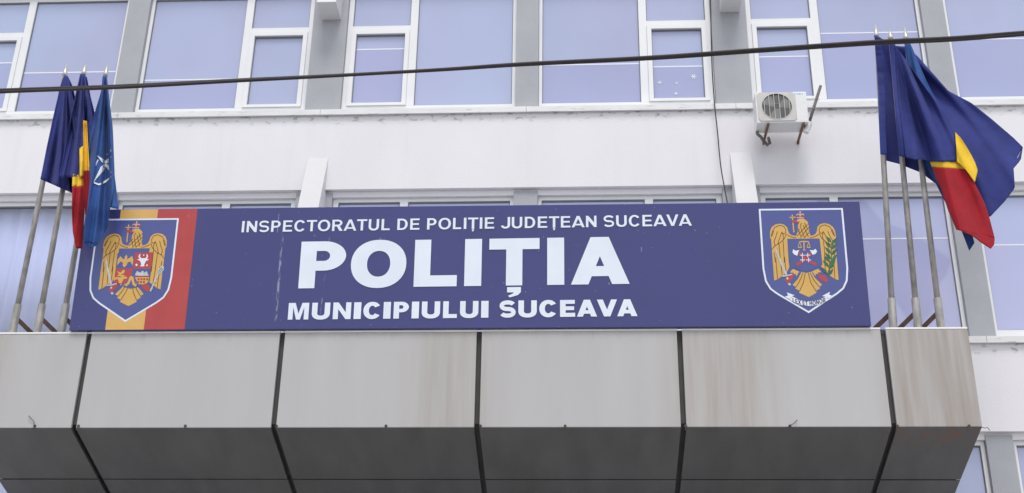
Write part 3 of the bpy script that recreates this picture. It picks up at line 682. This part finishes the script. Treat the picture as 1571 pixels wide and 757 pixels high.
def fan(x0, y0, k, amp, ph, y1=300, k2=2.3):
    """folds that spread from the top of the hoist"""
    def f(x, y):
        th = math.atan2(x-x0, max(y-y0+14, 6)); g = min(1, max(0, (y-y0)/70))
        return amp*g*(math.sin(th*k+ph+.5*math.sin(y*.02))+.45*math.sin(th*k*k2+ph*2.1+y*.012)+.10*math.sin(th*k*4.7+ph+y*.05))
    return f
LIM = -2.30
# left trio
f1 = fan(101, 116, 30, .115, .4)
flag('flag', 'dark blue flag hanging from the leftmost pole', [
    ([(98, 116), (92, 134), (81, 183), (72, 225), (67, 250), (62, 275)], [(104, 117), (112, 134), (118, 165), (122, 215), (120, 255), (112, 297)], 0, 26, 40, 0)],
    lambda x, y: PY-.15+f1(x, y)*min(1, max(.15, (x-(101-(y-116)*.245))/14)), ['cloth_navy'])
f2 = fan(128, 114, 34, .09, 1.2)
d2 = lambda x, y: PY-.22+f2(x, y)-.24*min(1, max(0, (y-200)/110))
flag('flag', 'red, yellow and blue striped flag furled on the middle left pole', [
    ([(123, 114), (117, 140), (109, 177), (100, 225), (91, 273)], [(131, 114), (134, 150), (130, 186), (127, 225), (123, 271)], 0, 22, 36, -.03),
    ([(129, 118), (131, 150), (126, 190), (126, 262)], [(133, 118), (139, 150), (147, 180), (144, 262)], 0, 10, 30, .10),
    ([(128, 185), (128, 224), (128, 262)], [(133, 186), (135, 224), (137, 262)], 1, 6, 16, -.045),
    ([(128, 262), (129, 300), (131, 330)], [(137, 262), (138.5, 275), (133, 331)], 2, 6, 16, -.045),
    ([(122, 228), (122, 250), (122, 272)], [(128, 224), (128.5, 250), (128, 272)], 1, 5, 12, -.06),
    ([(111, 267), (111, 277), (110.7, 286)], [(128, 270), (128.3, 279), (128.5, 287)], 1, 10, 6, -.03),
    ([(110.7, 286), (110.5, 320), (111.5, 355), (116.5, 381)], [(128.5, 287), (129.5, 315), (128, 355), (125.5, 382)], 2, 12, 26, -.03)],
    d2, ['cloth_navy', 'cloth_yellow', 'cloth_red'])
f3 = fan(162, 116, 30, .11, 2.0)
d3 = lambda x, y: PY-.24+f3(x, y)-.32*min(1, max(0, (y-190)/130))
nato = flag('flag', 'medium blue flag with a white compass star, hanging over the left end of the sign', [
    ([(157.5, 117), (156, 139), (143, 181), (137, 218), (136, 250), (138.5, 271), (134, 322), (128, 363), (131, 374)], [(163.5, 116), (166, 139), (169.5, 169), (173, 197), (174.5, 240), (175, 287), (168, 324), (165, 348), (150, 376)], 0, 30, 54, 0),
    ([(172, 215), (172, 260), (168, 318)], [(173, 200), (176, 270), (182, 321)], 0, 8, 26, .05),
    ([(131, 373), (136, 379)], [(152, 374), (141, 381)], 0, 12, 4, 0)],
    d3, ['cloth_nato'])
EM = [  # strips of the white compass star (left line, right line), photo pixels
    ([(144, 281.5), (152, 285), (161, 281), (170.5, 273)], [(144.3, 279.3), (152, 282.3), (160.3, 278), (170.5, 270.3)]),
    ([(165.5, 226), (168.2, 231), (163.5, 237)], [(168.3, 226), (171, 231.5), (165, 239)]),
    ([(146.3, 254), (147.5, 249), (150, 244.5)], [(148, 254.5), (149.3, 249.8), (151.2, 246)])]
sc_ = (162, 251)
for tx, ty, wd in ((148.5, 238, 3.0), (143.5, 279.5, 3.6), (171, 239.5, 3.0), (171, 266, 2.6)):
    dx, dy = tx-sc_[0], ty-sc_[1]; l_ = math.hypot(dx, dy); nx, ny = -dy/l_*wd, dx/l_*wd; mx_, my_ = sc_[0]+dx*.22, sc_[1]+dy*.22
    EM.append(([sc_, (mx_+nx, my_+ny), (tx, ty)], [sc_, (mx_-nx, my_-ny), (tx+.2, ty+.2)]))
mb = MB()
for l_, r_ in EM:
    A_, B_ = resample(l_, 8), resample(r_, 8); vs = []
    for v in range(9):
        for u in range(4):
            t = u/3; x = A_[v][0]*(1-t)+B_[v][0]*t; y = A_[v][1]*(1-t)+B_[v][1]*t; vs.append(at(x, y, d3(x, y)-.014))
    mb.add(vs, [(v*4+u, (v+1)*4+u, (v+1)*4+u+1, v*4+u+1) for v in range(8) for u in range(3)])
mb.build('compass_star', 'cloth_white', nato, smooth=True)
# right trio, blown to the right
def streak(ax, ay, k, amp, ph, x0, y0):
    f = fan(x0, y0, k, amp, ph)
    return lambda x, y: f(x, y)+.03*math.sin((x*ax+y*ay)+ph)
g1 = fan(1342, 52, 17, .10, .9, k2=1.9)
flag('flag', 'large dark blue flag blown out to the right from the pole nearest the sign', [
    ([(1341.5, 54), (1344, 90), (1347.5, 140), (1349, 200), (1350.5, 237)], [(1351, 58), (1355, 90), (1358, 140), (1359, 200), (1360.5, 238)], 0, 10, 70, -.21),
    ([(1350, 58), (1376, 71), (1391, 72), (1408, 87), (1455, 140), (1490, 158), (1520, 182), (1555, 212), (1569, 226)],
     [(1357, 246), (1380, 252), (1413, 265), (1440, 285), (1480, 312), (1518, 334), (1540, 311), (1557, 289), (1547, 268)], 0, 50, 60, .12),
    ([(1569, 226), (1561, 243), (1541, 260)], [(1569.2, 226.2), (1566, 246), (1547, 268)], 0, 4, 8, .12)],
    lambda x, y: PY+.06+(.007*math.sin(y*.42+3*math.sin(y*.09)+1.5*math.sin(y*.23))*max(0, 1-(x-1342)/22))+g1(x, y)*min(1, max(0, (x-1350)/60))+.07*math.sin((x*.75-y*.65)*.055+.6), ['cloth_navy'])
g2 = fan(1367, 62, 22, .10, 2.6, k2=1.9)
d5 = lambda x, y: PY-.26+g2(x, y)*min(1, max(.2, (x-1366)/40))+.05*math.sin((x*.86-y*.5)*.085)
flag('flag', 'blue, yellow and red striped flag streaming from the middle right pole', [
    ([(1364, 64), (1368, 110), (1373, 160), (1377, 210), (1379.5, 240)], [(1373, 68), (1376, 110), (1380, 160), (1386, 210), (1389, 241.5)], 0, 7, 40, .02),
    ([(1373, 70), (1376, 110), (1380, 160), (1386, 210), (1389, 241.5), (1403, 245), (1415, 245), (1427, 248)], [(1374, 71), (1401, 108), (1425, 142), (1449, 173), (1465.5, 203), (1466.5, 225), (1468, 247), (1468, 248)], 0, 30, 50, 0),
    ([(1465.5, 203), (1467, 225), (1468, 248), (1481, 259.5)], [(1465.8, 203.2), (1474, 212), (1482, 224), (1490, 238), (1496, 250), (1500, 262), (1495.5, 280)], 1, 14, 30, -.03),
    ([(1427, 248), (1428, 252), (1430, 256.5)], [(1468, 247.5), (1473, 253), (1483, 260)], 1, 18, 6, .02),
    ([(1430, 256.5), (1435.5, 273), (1443, 288), (1455.5, 325), (1467.5, 353)], [(1482, 260), (1494.5, 280), (1511, 313), (1518, 335), (1526, 366)], 2, 24, 40, 0),
    ([(1467.5, 353), (1474, 354), (1492, 362), (1506, 373), (1520, 382)], [(1468, 352), (1486, 355), (1505, 360), (1526, 366), (1525, 376)], 2, 6, 24, 0)],
    d5, ['cloth_navy', 'cloth_yellow', 'cloth_red'])
g3 = fan(1390, 60, 16, .05, .2)
flag('flag', 'blue flag on the rightmost pole, mostly hidden behind the striped one', [
    ([(1387, 62), (1392, 100), (1402, 160), (1413, 230), (1417, 246)], [(1396, 66), (1411, 101), (1440, 165), (1470, 260), (1490, 345)], 0, 20, 50, 0),
    ([(1417, 246), (1450, 310), (1475, 354), (1487, 385)], [(1490, 345), (1491, 352), (1492, 362), (1495, 373)], 1, 12, 30, 0)],
    lambda x, y: PY-.06+g3(x, y), ['cloth_nato', 'cloth_nato'])

# ------------------------------------------------------------------ air conditioner
AX0, AX1, AZ0, AZ1, AY0, AY1 = 8.57, 9.275, 8.90+ZO, 9.395+ZO, -.52, -.24
ac = thing('air_conditioner', 'dirty white outdoor air conditioner unit on rusty brackets below the upper windows', 'air conditioner', ((AX0+AX1)/2, 0, AZ0))
def AC(mb, name, mt, par=ac, **k):
    o = mb.build(name, mt, par, **k)
    if par == ac: o.location = -Vector(ac.location)
    return o
AC(MB().box(AX0, AX1, AY0, AY1, AZ0, AZ1), 'casing', 'ac_white', bevel=.012)
fx, fz, fr_ = AX0+.285, AZ0+.255, .212
pl = MB(); N = 40
sq = []
hx, hz = .262, .228
for i in range(N):
    a = 2*math.pi*i/N; c, s_ = math.cos(a), math.sin(a); k = min(hx/abs(c) if abs(c) > 1e-6 else 9, hz/abs(s_) if abs(s_) > 1e-6 else 9)
    sq.append((fx+c*k, fz+s_*k))
ci = [(fx+fr_*math.cos(2*math.pi*i/N), fz+fr_*math.sin(2*math.pi*i/N)) for i in range(N)]
vs = [(x, AY0-.012, z) for x, z in sq]+[(x, AY0-.012, z) for x, z in ci]+[(x, AY0-.002, z) for x, z in ci]+[(x, AY0-.002, z) for x, z in sq]
pl.add(vs, [(i, (i+1) % N, N+(i+1) % N, N+i) for i in range(N)]+[(N+i, N+(i+1) % N, 2*N+(i+1) % N, 2*N+i) for i in range(N)]+[(i, 3*N+i, 3*N+(i+1) % N, (i+1) % N) for i in range(N)])
AC(pl, 'grille_plate', 'ac_grey')
AC(MB().add([(x, AY0-.003, z) for x, z in ci], [tuple(range(N))]), 'fan_opening', 'ac_dark')
bl_ = MB()
for i in range(3):
    a = R(20+120*i); pts = []
    for t in (-.5, -.25, 0, .25, .5): pts.append((fx+.195*math.cos(a+t), AY0-.005-.002*t, fz+.195*math.sin(a+t)))
    bl_.add([(fx+.05*math.cos(a-.5), AY0-.004, fz+.05*math.sin(a-.5)), *pts, (fx+.05*math.cos(a+.7), AY0-.004, fz+.05*math.sin(a+.7))], [tuple(range(7))])
AC(bl_, 'fan_blades', 'ac_fan')
gr = MB()
for i in range(-2, 4):
    x = fx+.069*(i-.5); hh = math.sqrt(max(fr_**2-(x-fx)**2, 0))
    gr.tube([(x, AY0-.014, fz-hh), (x, AY0-.022, fz), (x, AY0-.014, fz+hh)], .0045, 6)
for rr in (.05, .208): gr.tube([(fx+rr*math.cos(2*math.pi*i/28), AY0-.013, fz+rr*math.sin(2*math.pi*i/28)) for i in range(29)], .0016 if rr < .2 else .005, 4, cap=False)
AC(gr, 'fan_guard', 'wire_metal')
lg = MB()
for a, b in ((.0, .012), (.032, .044), (.055, .083), (.098, .112)): lg.box(AX1-.16+a, AX1-.16+b, AY0-.002, AY0+.001, AZ1-.045, AZ1-.03)
AC(lg, 'logo', 'logo_blue')
AC(MB().box(AX1, AX1+.06, AY0+.10, AY1-.02, AZ0+.02, AZ0+.16), 'valve_cover', 'ac_white', bevel=.008)
for bx in (AX0+.15, AX1-.075):              # L brackets with a diagonal strut
    b = MB(); b.box(bx-.015, bx+.015, AY0-.012, -.002, AZ0-.030, AZ0-.003); b.box(bx-.016, bx+.016, -.03, -.003, AZ0-.05, AZ0-.031)
    AC(b, 'bracket', 'rust')
AC(MB().tube([at(x, y, yy) for x, y, yy in ((1161, 199, -.25), (1162, 206, -.3), (1167, 210, -.3), (1172, 217, -.22), (1178, 223, -.2), (1181, 220, -.15), (1179, 212, -.06))], .022, 8), 'hose', 'hose', smooth=True)
AC(MB().tube([at(x, y, -.2) for x, y in ((1160, 150), (1159, 170), (1160.5, 198))], .016, 8), 'power_cable', 'hose', smooth=True)
tb = thing('metal_tube', 'slanted grey metal tube in a holder at the right of the air conditioner', 'tube', (9.3, 0, 8.95+ZO))
q0, q1 = at(1239, 196, -.42), at(1259, 132, -.42)
o = MB().tube([q0, q1], .021, 10).build('tube', 'hose', tb, smooth=True); o.location = -Vector(tb.location)
o = MB().tube([q0-(q1-q0)*.12, q0+(q1-q0)*.12], .038, 10).build('socket', 'ac_white', tb); o.location = -Vector(tb.location)
o = MB().box(AX1-.05, q0.x+.03, -.44, -.40, AZ0-.028, AZ0-.004).build('holder', 'rust', tb); o.location = -Vector(tb.location)

# ------------------------------------------------------------------ cables
def smoothpts(pts, n_):
    out = []
    for i in range(len(pts)-1):
        p0, p1, p2, p3 = pts[max(i-1, 0)], pts[i], pts[i+1], pts[min(i+2, len(pts)-1)]
        for k in range(n_):
            t = k/n_; out.append(tuple(.5*((2*b)+(c-a)*t+(2*a-5*b+4*c-d)*t*t+(3*b-a-3*c+d)*t**3) for a, b, c, d in zip(p0, p1, p2, p3)))
    return out+[pts[-1]]
CY = -6.5
ca = [(-260, 152), (0, 140), (180, 133.5), (360, 124), (520, 116), (680, 107), (800, 99), (1000, 89), (1171, 77), (1345, 65.5), (1460, 60), (1571, 51.5), (1850, 30)]
for i, (lab, off) in enumerate((('thick black overhead cable crossing in front of the flags, upper strand', 1), ('thick black overhead cable crossing in front of the flags, lower strand', -1))):
    pts = smoothpts([tuple(at(x, y, CY)) for x, y in ca], 6); n_ = len(pts); q = []
    for j, pp in enumerate(pts):
        ph = (j/n_-.53)*math.pi*1.1+math.pi/2; r_ = .0095
        q.append((pp[0], pp[1]+off*r_*math.sin(ph), pp[2]+off*r_*math.cos(ph)))
    tag(MB().tube(q, .0145, 8).build('overhead_cable', 'cable', smooth=True), lab, 'cable', 'overhead cables')
pts = smoothpts([tuple(at(x, y, yy)) for x, y, yy in ((1088, -40, -.08), (1090, 0, -.08), (1092, 94, -.08), (1096, 157, -.09), (1101, 205, -.06), (1106, 257, -.1), (1115, 307, -.2), (1122, 350, -.3))], 5)
tag(MB().tube(pts, .0085, 6).build('hanging_cable', 'cable', smooth=True), 'thin dark cable hanging down the white wall beside the air conditioner', 'cable')
